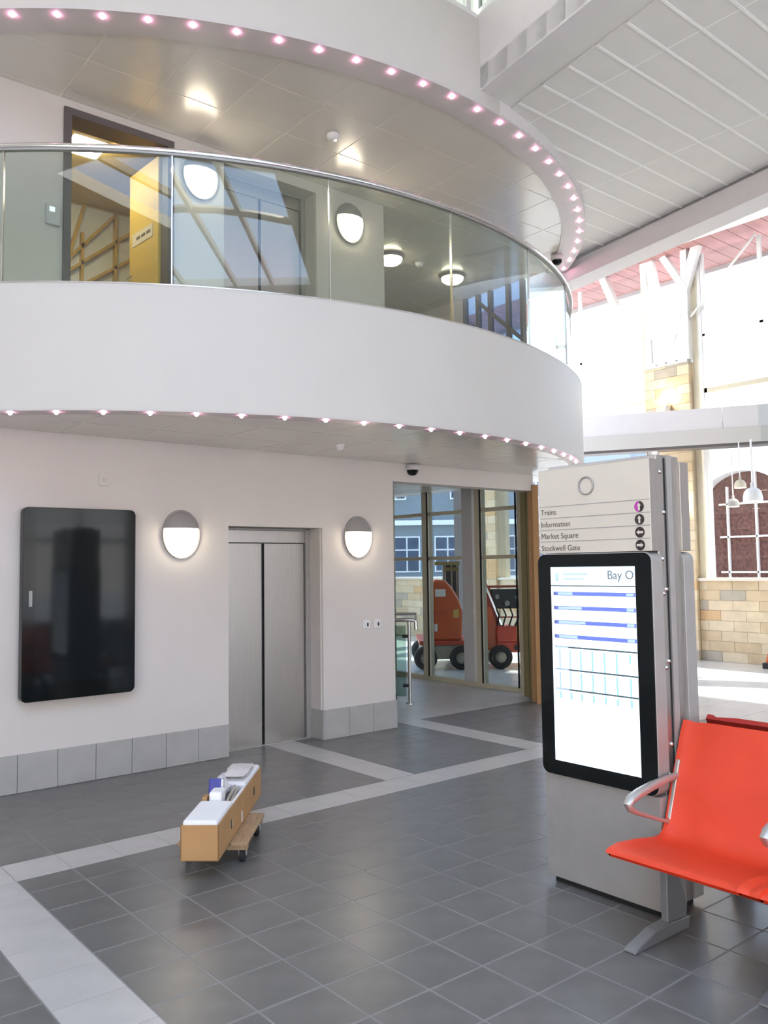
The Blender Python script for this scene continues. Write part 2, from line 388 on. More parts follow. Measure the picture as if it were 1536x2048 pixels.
soffit('ceiling_lower_soffit', 2.782, 4.745, 4.0, 5.02, 4.9, [(0, 1, 10.35), (1, 0, 8.7)])
soffit('ceiling_upper_soffit', 5.592, 4.725, 4.005, 5.02, 4.9, [(0, 1, 10.35), (1, 0, 8.7)])

# ---------------- upper storey wall
YU = 6.85; ZF = 3.43; ZC = 5.60
struct(multi('wall_lift_upper', 'wall', [(-5, 2.28, YU, YU+.2, ZF, ZC), (3.20, 3.74, YU, YU+.2, ZF, ZC), (4.79, 5.68, YU, YU+.2, ZF, ZC), (2.28, 3.20, YU, YU+.2, 5.516, ZC),
       (3.74, 4.79, YU, YU+.2, 5.49, ZC), (4.83, 5.68, YU+.2, 10.4, ZF, ZC), (3.74, 4.83, 7.14, 7.3, ZF, ZC)]))
struct(bx(5.68, 8.75, 10.2, 10.4, ZF, ZC).build('wall_upper_back', 'wall'))
struct(multi('trim_upper_door_frame', 'frame_dark', [(2.255, 2.315, YU-.03, YU+.2, ZF, 5.515), (3.165, 3.225, YU-.03, YU+.2, ZF, 5.515), (2.315, 3.165, YU-.03, YU+.2, 5.455, 5.515)]))
lu = lift(ZF, 7.06, 'brushed steel lift doors on the upper landing behind the glass balustrade')
# corridor behind the upper door
struct(multi('wall_corridor', 'corridor', [(2.0, 2.1, YU+.2, 8.75, ZF, 5.6), (3.62, 3.72, YU+.2, 8.75, ZF, 5.6), (2.0, 3.72, 8.65, 8.75, ZF, 5.6)]))
struct(bx(2.0, 3.72, YU+.2, 8.75, 5.53, 5.6).build('ceiling_corridor', 'corridor'))
struct(bx(2.0, 3.72, YU+.2, 8.75, ZF-.02, ZF).build('floor_corridor', 'grout'))
w = struct(bx(2.45, 3.60, 8.62, 8.648, 4.2, 5.50).build('reflection_lattice', 'panelwhite'))  # white board added to stand in for bright panes reflected in the balustrade
for a, b in (((3.03, 8.6, 4.2), (3.03, 8.6, 5.2)), ((3.385, 8.6, 4.2), (3.385, 8.6, 5.5)), ((2.84, 8.6, 4.72), (3.6, 8.6, 5.36)), ((3.0, 8.6, 4.62), (3.6, 8.6, 5.06)),
             ((2.86, 8.6, 4.8), (3.05, 8.6, 5.5)), ((2.86, 8.6, 4.86), (3.385, 8.6, 5.48))):
    MB().bar(a, b, .03, .075, (0, 1, 0)).build('glazing_bar', 'timber', w)  # bars imitate reflected roof diagonals, not real glazing
dl = thing('room_door', 'open yellow laminate door beyond the upper landing wall', 'door', (3.185, 6.97, ZF), R(93))
bx(0, .57, 0, .045, .01, 1.99).build('leaf', 'yellow', dl, bevel=.002)
bx(.10, .50, .045, .050, 1.28, 1.40).build('name_plate', 'signface', dl)
for k in range(3): bx(.14+k*.1, .22+k*.1, .050, .0505, 1.325, 1.355).build('plate_lettering', 'signtext', dl)
MB().tube([(.52, .045, .98), (.52, .09, .98), (.42, .09, .98)], .009, 8).build('handle', 'chrome', dl)
cl = thing('ceiling_lamp', 'square white ceiling light inside the yellow corridor', 'ceiling light', (2.62, 7.35, 5.53))
bx(-.16, .16, -.16, .16, -.03, 0).build('casing', 'plastic', cl, bevel=.005)
MB().prism(rrect(-.14, .14, -.14, .14, .03), XY, -.06, -.03).build('diffuser', 'corridor_glow', cl)
kp = thing('access_panel', 'grey access control panel with lit display left of the upper door', 'control panel', (2.17, YU, 4.57))
bx(-.055, .055, -.035, 0, -.085, .085).build('casing', 'plate', kp, bevel=.006)
bx(-.03, .012, -.037, -.035, .02, .06).build('display', 'lcd', kp)

# ---------------- balustrade
b = thing('glass_balustrade', 'curved clear glass balustrade with steel handrail round the upper balcony', 'balustrade')
RB = 4.80
pts = []
for k in range(91):
    t = R(-146+(110.5)*k/90); pts.append((DC[0]+RB*math.cos(t), DC[1]+RB*math.sin(t), 4.685))
MB().tube(pts, .024, 10).build('handrail', 'chrome', b)
MB().arc(DC, RB-.018, RB+.018, 4.652, 4.668, -146, -35.5, 90).build('rail_channel', 'alu_dark', b)
t = -131.3-13.98
while t < -37:
    t1 = min(t+13.98, -36)
    g = MB().arc(DC, RB-.006, RB+.006, 3.45, 4.655, max(t, -145)+.09, t1-.09, 1).build('glass_panel', 'glass', b)
    MB().arc(DC, RB-.010, RB+.012, 3.6, 4.655, t1-.05, t1+.05, 1).build('joint_strip', 'chrome', b)
    t = t1

# ---------------- hall ceiling
DW = Vector((-.155, -1, 0)).normalized(); DB = Vector((-.185, -1, 0)).normalized()
PW = (5.06, 4.88); PB = (8.854, 6.705)
def lineplane(P, d, keep_right):        # keep points on +x side (or -x)
    n = (d.y, -d.x) if keep_right else (-d.y, d.x)
    return (n[0], n[1], n[0]*P[0]+n[1]*P[1])
pl_w = lineplane(PW, DW, True); pl_b = lineplane(PB, DB, False)
ZH = 5.705
hp = clip([(0, -7), (12, -7), (12, 7.4), (0, 7.4)], [pl_w, pl_b])
ceil = struct(MB().prism(hp, XY, ZH+.012, ZH+.2).build('ceiling_hall', 'ceil'))
bw = lineplane((5.06+.42, 4.88), DW, True)
for i in range(-1, 4):
    for j in range(-20, 12):
        x, y = 5.78+(i-1)*1.55, 4.08+.3085*(j-5)
        p = clip([(x+.006, y+.006), (x+1.544, y+.006), (x+1.544, y+.3025), (x+.006, y+.3025)], [bw, pl_b])
        if p and area(p) > .01 and -2.0 < y < 7.0: MB().prism(p, XY, ZH, ZH+.013).build('plank', 'ceil', ceil)
for j in range(-12, 13):
    y = 4.08+.3085*(j-5)
    p = clip([(0, y-.011), (12, y-.011), (12, y+.011), (0, y+.011)], [bw, pl_b])
    if p and y < 7: MB().prism(p, XY, ZH-.009, ZH+.005).build('tee_bar', 'tee', ceil)
for x in (5.78, 7.33):
    p = clip([(x-.007, -2), (x+.007, -2), (x+.007, 7), (x-.007, 7)], [bw, pl_b])
    MB().prism(p, XY, ZH-.002, ZH+.005).build('cross_bar', 'tee', ceil)
n = Vector((-DB.y, DB.x, 0))
a0 = Vector((PB[0], PB[1], 0))-DB*1.2; a1 = Vector((PB[0], PB[1], 0))+DB*13
def quadbox(p0, p1, n, w0, w1, z0, z1):
    q = [p0+n*w0, p1+n*w0, p1+n*w1, p0+n*w1]
    return MB().prism([(v.x, v.y) for v in q], XY, z0, z1)
nb = n if n.x > 0 else -n
struct(quadbox(a0, a1, nb, 0.0, .32, 5.43, 5.68).build('trim_hall_beam', 'beam', bevel=.008))
struct(quadbox(a0, a1, nb, .05, .30, 5.66, 7.5).build('trim_bay_downstand', 'fascia'))
w0 = Vector((PW[0], PW[1], 0))-DW*.02; w1 = w0+DW*12
nw = Vector((-DW.y, DW.x, 0)); nw = nw if nw.x > 0 else -nw
struct(quadbox(w0, w1, nw, 0.0, .15, 5.705, 6.38).build('wall_rooflight_side', 'beam'))
# clerestory above: posts, glass, roof with rooflight opening
cw = struct(MB().arc(DC, RU-.09, RU-.03, 6.33, 6.40, -146, -86, 60).build('window_2', 'whitesteel'))
for k in range(9): 
    t = R(-88-k*7); MB().bar((DC[0]+(RU-.06)*math.cos(t), DC[1]+(RU-.06)*math.sin(t), 6.4), (DC[0]+(RU-.06)*math.cos(t), DC[1]+(RU-.06)*math.sin(t), 7.6), .05, .05).build('mullion', 'whitesteel', cw)
MB().arc(DC, RU-.065, RU-.055, 6.4, 7.6, -146, -87, 60).build('glass_pane', 'glass', cw)
cw2 = struct(quadbox(w0, w1, nw, .03, .1, 6.38, 6.46).build('window_3', 'whitesteel'))
for k in range(7):
    p = w0+DW*(.05+k*1.5)+nw*.06; MB().bar((p.x, p.y, 6.4), (p.x, p.y, 7.6), .05, .05).build('mullion', 'whitesteel', cw2)
quadbox(w0, w1, nw, .06, .07, 6.46, 7.6).build('glass_pane', 'glass', cw2)
rl = struct(multi('ceiling_roof', 'fascia', [(-5, -3.4, -7, 7.3, 7.6, 7.8), (2.35, 9.3, -7, 7.3, 7.6, 7.8), (-3.4, 2.35, 1.6, 9.0, 7.6, 7.8), (-3.4, 2.35, -7, -6.0, 7.6, 7.8)]))
rg = struct(bx(-3.4, 2.35, -6.0, -5.9, 7.6, 7.75).build('window_4', 'whitesteel'))
for x in (-2.5, -1.4, -.3, .78, 1.55): bx(x-.035, x+.035, -5.9, 1.6, 7.58, 7.70).build('rooflight_bar', 'alu_dark', rg)
MB().tube([(-3.4+k*.575, -3.0+.9*math.cos((k-7)*.42), 7.62) for k in range(11)], .07, 8).build('curved_beam', 'alu_dark', rg)
# rest of the hall shell
struct(bx(-5.2, -5, -7, 7, 0, 7.8).build('wall_west', 'wall'))
struct(multi('wall_front', 'wall', [(-5, 9, -7.1, -6.95, 0, .4), (-5, 9, -7.1, -6.95, 3.4, 7.8), (-5, -4.4, -7.1, -6.95, .4, 3.4), (8.4, 9, -7.1, -6.95, .4, 3.4)]))
wf = struct(bx(-4.4, 8.4, -7.08, -7.0, .4, .5).build('window_5', 'whitesteel'))
for x in (-3, -1.5, 0, 1.5, 3, 4.5, 6, 7.2): bx(x-.04, x+.04, -7.08, -7.0, .5, 3.4).build('mullion', 'whitesteel', wf)
for z in (2.4,): bx(-4.4, 8.4, -7.08, -7.0, z-.04, z+.04).build('transom', 'whitesteel', wf)
struct(bx(8.6, 8.8, -7, 1.0, 0, 5.7).build('wall_east', 'wall'))

# ---------------- lobby curtain wall (X = 8.5) and timber jamb
cwall = struct(bx(8.46, 8.56, 7.42, 10.25, 0.0, .06).build('window_6', 'cream'))
def cbar(y, w, z0=.06, z1=2.78, m='cream', nm='mullion'): bx(8.45, 8.57, y-w/2, y+w/2, z0, z1).build(nm, m, cwall)
cbar(9.34, .11); cbar(8.44, .20, m='plate', nm='post'); cbar(8.24, .10); cbar(7.46, .08); cbar(10.2, .08)
for y0, y1 in ((7.5, 8.19), (8.54, 9.285), (9.395, 10.16)):
    for z in (1.79, 2.45): bx(8.47, 8.55, y0, y1, z-.025, z+.025).build('transom', 'cream', cwall)
    for z0, z1 in ((.06, 1.765), (1.815, 2.425), (2.475, 2.78)): bx(8.505, 8.511, y0, y1, z0, z1).build('glass_pane', 'lobbypane', cwall)
for y in (9.27, 8.175, 7.52): bx(8.44, 8.452, y-.012, y+.012, .06, 2.78).build('gasket', 'dark', cwall)
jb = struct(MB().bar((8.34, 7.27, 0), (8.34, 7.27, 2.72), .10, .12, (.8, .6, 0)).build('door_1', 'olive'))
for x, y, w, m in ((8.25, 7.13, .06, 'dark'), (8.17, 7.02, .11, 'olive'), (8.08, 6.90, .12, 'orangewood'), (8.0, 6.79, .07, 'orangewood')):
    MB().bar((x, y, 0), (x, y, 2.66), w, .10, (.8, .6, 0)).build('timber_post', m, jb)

# upper facade strip at X = 8.7
uf = struct(multi('wall_upper_east', 'wall', [(8.62, 8.75, 8.62, 10.2, ZF, ZC), (8.62, 8.75, 7.45, 8.62, ZF, 4.2)]))
uw = struct(bx(8.64, 8.72, 7.45, 8.62, 4.2, 4.26).build('window_7', 'frame_dark'))
for y in (7.5, 7.76, 8.1, 8.34, 8.6): bx(8.64, 8.72, y-.022, y+.022, 4.26, 5.59).build('mullion', 'frame_dark', uw)
MB().bar((8.66, 7.5, 4.75), (8.66, 8.35, 5.5), .03, .05).build('brace', 'frame_dark', uw)
for a, b_ in ((7.52, 7.74), (7.78, 8.08), (8.12, 8.32), (8.36, 8.58)): bx(8.677, 8.683, a, b_, 4.26, 5.59).build('glass_pane', 'bluepane', uw)

# ---------------- side bay facade (X = 13.5)
def stonework(name, boxes, rnd=1, bw_=.45, bh=.172):
    rr = random.Random(rnd)
    mb = MB()
    for (x0, x1, y0, y1, z0, z1) in boxes: mb.box(x0+.012, x1, y0+.012, y1-.012, z0, z1-.004)
    root = struct(mb.build(name, 'mortar'))
    for (x0, x1, y0, y1, z0, z1) in boxes:
        r = 0; z = z0
        while z < z1-.02:
            zt = min(z+bh, z1); y = y0-(bw_*.5 if r % 2 else 0)
            while y < y1-.01:
                a, c = max(y, y0), min(y+bw_, y1)
                if c-a > .04:
                    e = rr.uniform(-.003, .003)
                    bx(x0+e, x0+.06, a+(.003 if a > y0 else -.002), c-.003 if c < y1 else c+.002, z+.003, zt-.003).build('stone_block', rr.choices(STONE, (5, 5, 1.2, 1, 4))[0], root)
                y += bw_
            z += bh; r += 1
    return root
stonework('wall_bay_low', [(13.48, 13.85, 3.4, 7.82, 0, 1.36), (13.48, 13.85, 8.69, 12.5, 0, 1.36), (13.48, 13.85, 13.5, 17, 0, 1.36)], 3)
stonework('wall_bay_pillar', [(13.38, 13.85, 7.82, 8.69, 0, 5.2)], 5)
stonework('wall_bay_pier', [(13.38, 13.85, 12.5, 12.95, 0, 5.2)], 8)
struct(multi('trim_bay_sill', 'signface', [(13.42, 13.9, 3.4, 7.82, 1.36, 1.41), (13.42, 13.9, 8.69, 12.5, 1.36, 1.41), (13.42, 13.9, 12.95, 17, 1.36, 1.41)]))
struct(MB().box(13.36, 13.9, 13.35, 13.75, 0, 7.2).build('trim_dark_pier', 'frame_dark'))
bwn = struct(multi('window_8', 'cream', [(13.5, 13.58, 7.70, 7.80, 1.41, 7.2), (13.5, 13.58, 8.70, 8.80, 1.41, 7.2), (13.5, 13.58, 3.4, 3.5, 1.41, 7.2)]))
for y0, y1 in ((3.5, 7.62), (8.8, 12.5), (12.95, 17.0)):
    bx(13.5, 13.58, y0, y1, 4.62, 4.70).build('transom', 'cream', bwn)
    bx(13.5, 13.58, y0, y1, 5.62, 5.66).build('transom', 'whitesteel', bwn)
    bx(13.536, 13.542, y0, y1, 1.41, 7.1).build('glass_pane', 'pane', bwn)
for y in (7.64, 7.58): bx(13.5, 13.57, y-.025, y+.025, 1.41, 7.1).build('mullion', 'whitesteel', bwn)
for y in (6.55, 5.2, 10.2, 11.4): bx(13.5, 13.56, y-.03, y+.03, 4.7, 7.1).build('mullion', 'whitesteel', bwn)
# canopy band crossing the bay
ca = Vector((12.21, 9.04, 0)); cb = Vector((13.61, 6.56, 0)); cdn = (cb-ca).normalized()
ca -= cdn*1.2; cm = ca+cdn*3.35; cb = ca+cdn*6.5
cn = Vector((cdn.y, -cdn.x, 0)); cn = cn if cn.x < 0 else -cn
cp = struct(quadbox(ca, cm, cn, -.35, 0, 3.66, 4.28).build('trim_canopy', 'beam', bevel=.006))
quadbox(cm+cdn*.008, cb, cn, -.35, 0, 3.66, 4.28).build('canopy_panel', 'beam', cp, bevel=.006)
quadbox(ca, cb, cn, -.33, .012, 3.66, 3.92).build('canopy_lower_band', 'fascia', cp, bevel=.006)
quadbox(ca, cb, cn, -.33, .004, 3.615, 3.66).build('canopy_drip', 'frame_dark', cp)
# V struts and columns on the stone pillar
tc = thing('strut_column', 'white steel column with splayed struts on the stone pillar', 'column', (13.42, 8.25, 5.2))
bx(-.05, .2, -.42, .44, 0, .11).build('cap_plate', 'alu', tc, bevel=.01)
for y in (-.2, 0, .2): MB().lathe((-.05, y, .055), (-1, 0, 0), [(.0, .03), (.02, .028), (.02, 0)], 8).build('bolt', 'chrome', tc)
MB().prism([(-.36, .1), (.36, .1), (.28, .55), (-.28, .55)], lambda u, z, d: (d, u, z), -.02, .12).build('gusset', 'whitesteel', tc)
th_ = .08
for p, q, wd in (((0, .02, .5), (0, .33, 2.18), .17), ((0, .34, .1), (0, .42, 2.2), .12), ((0, -.1, .45), (0, -.80, 2.45), .16), ((0, -.40, .05), (0, -.42, 2.2), .12), ((0, 1.05, 1.35), (0, 1.40, 2.2), .13),
                 ((0, .0, 2.0), (0, -.42, 1.3), .12), ((0, -.70, 2.3), (0, -1.75, 2.9), .2)):
    th_ += .011; MB().bar(p, q, th_, wd, (0, 1, 0)).build('strut', 'whitesteel', tc)
MB().bar((0, .3, .45), (0, 1.5, 1.0), .03, .04).build('tie_rod', 'alu', tc)
MB().bar((0, -.45, .75), (0, -1.7, 1.9), .03, .03).build('tie_rod', 'alu', tc)
# pink boarded eave outside
ev = struct(bx(13.1, 14.62, 3, 17, 7.26, 7.4).build('ceiling_eave', 'frame_dark'))
for k in range(46):
    y = 3.0+k*.3
    bx(13.1, 14.62, y+.006, y+.294, 7.2, 7.26).build('board', 'pinkboard', ev)
bx(14.62, 14.86, 3, 17, 7.12, 7.42).build('eave_edge', 'eavegrey', ev)
struct(bx(9.0, 13.1, -2, 17, 7.2, 7.5).build('ceiling_bay', 'whitesteel'))
struct(multi('wall_bay_ends', 'wall', [(8.8, 13.9, -2.2, -2, 0, 7.5), (8.8, 13.9, 17, 17.2, 0, 7.5), (13.5, 13.7, -2, 3.4, 0, 7.5)]))
# lamp on the pillar
ul = thing('wall_uplighter', 'warm up and down wall light on the stone pillar above the canopy', 'wall light', (13.30, 8.22, 4.42))
MB().lathe((0, 0, -.1), (0, 0, 1), [(.0, 0), (.07, 0), (.07, .2), (.06, .2)], 16).build('casing', 'alu', ul)
MB().lathe((0, 0, .095), (0, 0, 1), [(.0, .004), (.058, .004)], 16).build('lens', 'lampglow', ul)
bx(.05, .09, -.03, .03, -.05, .05).build('bracket', 'alu', ul)
ul2 = copy_tree(ul); ul2.location = (13.30, 8.05, 2.5); ul2['label'] = 'warm up and down wall light on the stone pillar below the canopy'
for z, y in ((4.62, 8.22), (2.68, 8.05)):
    l = bpy.data.lights.new('wall_light_glow', 'POINT'); l.energy = 14; l.color = (1, .82, .55); l.shadow_soft_size = .05
    o = bpy.data.objects.new('wall_light_glow', l); COL.objects.link(o); o.location = (13.28, y, z)

# ================================================================== OUTSIDE BUILDINGS
# brick building with an arched window, seen through the bay window
ab = thing('brick_building', 'pale stone fronted building with dark red brick arched opening outside the right window', 'building', (18, 9, 0))
MB().prism([(-9, 0), (-.62, 0), (-.62, 3.1)]+[(.38-1.0*math.cos(R(a)), 3.0+.72*math.sin(R(a))) for a in range(8, 180, 8)]+[(1.38, 3.1), (1.38, 0), (1.9, 0), (1.9, 4.6), (-9, 4.6)],
           lambda u, z, d: (d, u, z), 0, .4).build('stone_front', 'panelwhite', ab)
bx(.35, .5, -.7, 1.5, 0, 3.8).build('brick_infill', 'brick', ab)
bx(-.03, .02, -9, 1.9, 4.0, 4.12).build('string_course', 'signface', ab)
bx(-.05, .02, -9, 1.9, 4.5, 4.75).build('cornice', 'signface', ab)
for y in (.18, -.45, .85): bx(.28, .35, y-.02, y+.02, 1.0, 3.75 if y < .5 else 3.4).build('glazing_bar', 'plastic', ab)
for z in (1.45, 2.25, 3.0): bx(.28, .35, -.62, 1.05, z-.02, z+.02).build('glazing_bar', 'plastic', ab)
bx(.34, .45, -9, -1.2, 0, 3.7).build('brick_wing', 'brick', ab)
# blue grey building across the street
gb = thing('grey_building', 'blue grey rendered building with white framed windows across the street', 'building', (24.5, 24.5, 0), R(-39.4))
bx(-14, 14, 0, 5, 0, 7.5).build('wall', 'render', gb)
bx(-14, 14, -.25, 0, 3.35, 3.55).build('cornice', 'panelwhite', gb)
bx(-14, 14, -.1, 0, 1.15, 1.25).build('plinth_band', 'panelwhite', gb)
def bwin(u, wd, z0, z1):
    f = bx(u-wd/2, u+wd/2, -.08, .0, z0, z1).build('window', 'plastic', gb)
    k = 2 if wd < 1.3 else 3
    for i in range(k):
        a = u-wd/2+.06+i*(wd-.06)/k; c = a+(wd-.06)/k-.06
        h = z0+(z1-z0)*.62
        for q0, q1 in ((z0+.06, h-.03), (h+.03, z1-.06)): bx(a, c, -.095, -.075, q0, q1).build('pane', 'darkpane', f)
for u in (-5.6, -4.1, -2.45, -.78, 1.76, 3.4): bwin(u, 1.08 if u < 1 else 1.4, 1.43, 2.9)
for u in (-6.2, -3.1, 0, 3.1): bwin(u, 1.3, 4.4, 6.2)

# ================================================================== BOOM LIFT in the bay
bl = thing('boom_lift', 'orange boom lift with black wheels parked behind the lobby glazing', 'machine', (9.694, 9.899, 0), yaw-math.pi/2)
ch = MB().box(-.62, .12, -.10, 1.3, .17, .40).build('chassis', 'machgrey', bl, bevel=.02)
bx(-.66, .14, -.13, 1.3, .40, .47).build('chassis_deck', 'redor', bl, bevel=.015)
def wheel(u, y, r=.19, w=.14, nm='wheel'):
    wh = MB().lathe((u, y, r), (0, 1, 0), [(.0, 0), (r*.55, 0), (r*.62, -.02), (r*.95, -.01), (r, .02), (r, w-.02), (r*.95, w), (0, w)], 22).build('wheel', 'rubber', bl)
    MB().lathe((u, y, r), (0, -1, 0), [(0, .02), (r*.2, .02), (r*.48, .0), (r*.5, -.01)], 16).build('hub', 'machgrey', wh)
for u, y in ((-.56, -.14), (.02, -.15), (-.56, 1.15), (.02, 1.15), (.66, -.1), (.66, 1.0)): wheel(u, y)
YZ = lambda u, z, d: (u, d, z)
MB().prism([(-.46, .47), (.04, .47), (.05, .95), (.0, 1.12), (-.12, 1.33), (-.22, 1.44), (-.40, 1.46), (-.45, 1.36)], YZ, -.1, .55).build('engine_hood', 'orange', bl, bevel=.04)
bx(-.39, -.22, -.106, -.10, 1.18, 1.30).build('warning_label', 'plastic', bl)
bx(-.10, -.01, -.106, -.10, .84, .98).build('warning_label', 'yellow', bl)
bx(-.41, -.36, -.106, -.10, .62, .74).build('warning_label', 'plastic', bl)
MB().prism([(-.45, .88), (-.02, .98), (-.02, 1.0), (-.45, .905)], YZ, -.108, -.095).build('hood_seam', 'redor', bl)
m_ = bx(-.20, .06, .62, .9, .47, 1.75).build('mast', 'blackp', bl, bevel=.01)
for u in (-.17, -.06, .03): bx(u-.012, u+.012, .60, .62, .5, 1.74).build('mast_rail', 'machgrey', m_)
for z in (1.62, 1.2, .9): bx(-.2, .06, .595, .61, z-.03, z+.03).build('cross_plate', 'olive', m_)
bx(-.36, .06, .4, .7, 1.69, 1.75).build('mast_head', 'olive', bl)
MB().bar((.36, .2, 1.50), (.66, .15, .60), .16, .13, (0, 1, 0)).build('boom_arm', 'redor', bl, bevel=.012)
MB().bar((.43, .1, 1.40), (.70, .05, .70), .03, .03, (0, 1, 0)).build('hydraulic_ram', 'chrome', bl)
MB().prism([(.42, .3), (.62, .3), (.64, .62), (.52, 1.0), (.40, 1.0)], YZ, .0, .3).build('counterweight', 'orange', bl, bevel=.02)
bx(.60, 1.30, -.05, .9, .26, .44).build('frame_beam', 'redor', bl, bevel=.02)
bx(.60, .92, -.08, .5, .44, .68).build('valve_box', 'redor', bl, bevel=.02)
bx(.88, .95, -.085, -.08, .30, .38).build('towing_eye', 'blackp', bl)
MB().tube([(.97, .1, .44), (.97, .1, .72)], .055, 12).build('gas_bottle', 'yellow', bl)
MB().tube([(1.15, .1, .44), (1.15, .1, .60)], .07, 12).build('filter_can', 'blackp', bl)
cp_ = bx(.54, 1.2, .12, .4, .96, 1.28).build('engine_block', 'blackp', bl, bevel=.02)
for u, z, w_ in ((.62, 1.16, .1), (.78, 1.05, .12), (.95, 1.14, .09), (1.06, 1.0, .12)): MB().tube([(u, .12, z), (u+.02, .05, z)], w_/2.6, 10).build('pipe_fitting', 'leg', cp_)
for k in range(4): MB().tube([(.6+k*.12, .08, 1.0), (.66+k*.11, .02, .86), (.62+k*.1, .05, .68)], .014, 6).build('hose', 'rubber', bl)
bx(.52, 1.25, .3, .36, .8, .82).build('guard_rail', 'redor', bl)
bx(.52, 1.25, .3, .36, 1.30, 1.34).build('guard_rail', 'redor', bl)
for u in (.54, 1.2): bx(u-.015, u+.015, .3, .36, .44, 1.34).build('guard_post', 'redor', bl)

# ================================================================== LAMPS
def bulkhead(loc, label, group):
    t = thing('bulkhead_lamp', label, 'wall light', loc, 0, group)
    rx, rz = .165, .205
    def dome(z0, z1, sx, dep, n=18, k=8):
        mb = MB(); vs = []; fs = []
        zs = [z0+(z1-z0)*i/k for i in range(k+1)]
        for z in zs:
            c = max(0.0, 1-(z/rz)**2)**.5
            for i in range(n+1):
                a = math.pi*i/n; vs.append((-math.cos(a)*c*sx, -math.sin(a)*c*dep-.012, z))
        for i in range(k):
            for j in range(n): fs.append((i*(n+1)+j, i*(n+1)+j+1, (i+1)*(n+1)+j+1, (i+1)*(n+1)+j))
        mb.add(vs, fs, True); return mb
    MB().prism([(rx*1.06*math.cos(R(a)), rz*1.04*math.sin(R(a))) for a in range(0, 360, 12)], lambda u, z, d: (u, d, z), -.025, -.001).build('back_plate', 'hood', t)
    dome(.055, rz*.999, rx, .115).build('hood', 'hood', t)
    MB().prism([(-rx*math.cos(R(a))*.965, -math.sin(R(a))*.111-.012) for a in range(0, 181, 10)], lambda u, v, d: (u, v, d), .05, .056).build('visor', 'hood', t)
    dome(-rz*.98, .05, rx*.97, .108).build('diffuser', 'lampglow', t)
    return t
G1 = 'bulkhead lamps on the lift wall'
l1 = bulkhead((3.285, YW, 1.985), 'oval bulkhead lamp with grey hood between black wall screen and lift', G1)
for loc, lab in (((5.235, YW, 1.985), 'oval bulkhead lamp with grey hood right of the ground floor lift'),
                 ((3.49, YU, 5.275), 'oval bulkhead lamp with grey hood left of the upper lift, seen through glass'),
                 ((5.205, YU, 5.275), 'oval bulkhead lamp with grey hood right of the upper lift, seen through glass')):
    c = copy_tree(l1); c.location = loc; c['label'] = lab
dl_ = thing('dome_lamp', 'white dome ceiling lamp nearest the upper wall corner behind balustrade', 'ceiling light', (6.68, 7.93, 5.592), 0, 'dome lamps under the upper soffit')
MB().lathe((0, 0, 0), (0, 0, -1), [(.0, 0), (.165, 0), (.165, .035), (.15, .04)], 24).build('rim', 'hood', dl_)
MB().lathe((0, 0, 0), (0, 0, -1), [(.15, .036), (.14, .075), (.10, .105), (.05, .12), (0, .124)], 24).build('diffuser', 'lampglow', dl_)
d2 = copy_tree(dl_); d2.location = (7.80, 7.97, 5.592); d2['label'] = 'white dome ceiling lamp behind the balustrade joint farther right'
# pink light points round both rims
def led(label, group):
    t = thing('light_point', label, 'LED light', (0, 0, 0), 0, group)
    MB().lathe((0, 0, 0), (0, 0, -1), [(0, 0), (.016, 0), (.016, .010), (.012, .011)], 12).build('bezel', 'led', t)
    MB().lathe((0, 0, 0), (0, 0, -1), [(.013, .010), (.011, .016), (.006, .020), (0, .021)], 12).build('lens', 'led_core', t)
    return t
ORD = 'first second third fourth fifth sixth seventh eighth ninth tenth eleventh twelfth thirteenth fourteenth fifteenth sixteenth seventeenth eighteenth nineteenth twentieth'.split()
ORD += ['twenty-'+w_ for w_ in ORD[:9]]
def ring(z, r, t0, dt, n, label, group):
    base = led(label, group)
    for k in range(n):
        o = base if k == 0 else copy_tree(base)
        o['label'] = 'small pink light point in the %s, %s from the left' % (label, ORD[k])
        th = R(t0+k*dt); o.location = (DC[0]+r*math.cos(th), DC[1]+r*math.sin(th), z)
ring(2.775, 4.845, -130.2, 3.733, 20, 'rim under the balcony floor', 'pink lights under the balcony')
ring(5.575, 4.925, -130.1, 3.62, 27, 'rim of the upper soffit', 'pink lights under the upper soffit')
# pendants by the bay window
pd = thing('pendant_lamp', 'large white dome pendant lamp hanging in front of the right window', 'pendant light', (13.05, 6.59, 2.64), 0, 'pendant lamps by the bay window')
MB().lathe((0, 0, 0), (0, 0, 1), [(.15, 0), (.148, .07), (.13, .15), (.09, .20), (.03, .225), (.03, .30), (0, .31)], 24).build('shade', 'plastic', pd)
MB().lathe((0, 0, 0), (0, 0, 1), [(.145, .02), (.10, .0), (0, -.01)], 20).build('diffuser', 'lampglow', pd)
MB().tube([(0, 0, .3), (0, 0, 1.0)], .016, 8).build('stem', 'plastic', pd)
for (x, y, z, sc_, m_, lab) in ((13.16, 6.85, 2.88, .62, 'cream', 'cream window reflection of a lamp, built as a small pendant, upper left of the large one'), (13.16, 6.98, 2.58, .62, 'hood', 'grey window reflection of a lamp, built as a small pendant, lowest beside the window frame')):  # reflections of lamps, modelled as solid small pendants
    c = copy_tree(pd); c.location = (x, y, z); c.scale = (sc_, sc_, sc_); c['label'] = lab
    for ch_ in c.children:
        if ch_.name.startswith('shade'): ch_.data = ch_.data.copy(); ch_.data.materials[0] = M[m_]
        if ch_.name.startswith('stem'): L0 = (3.7-z)/sc_; ch_.scale = (1, 1, L0); ch_.location = (0, 0, .3-.3*L0)

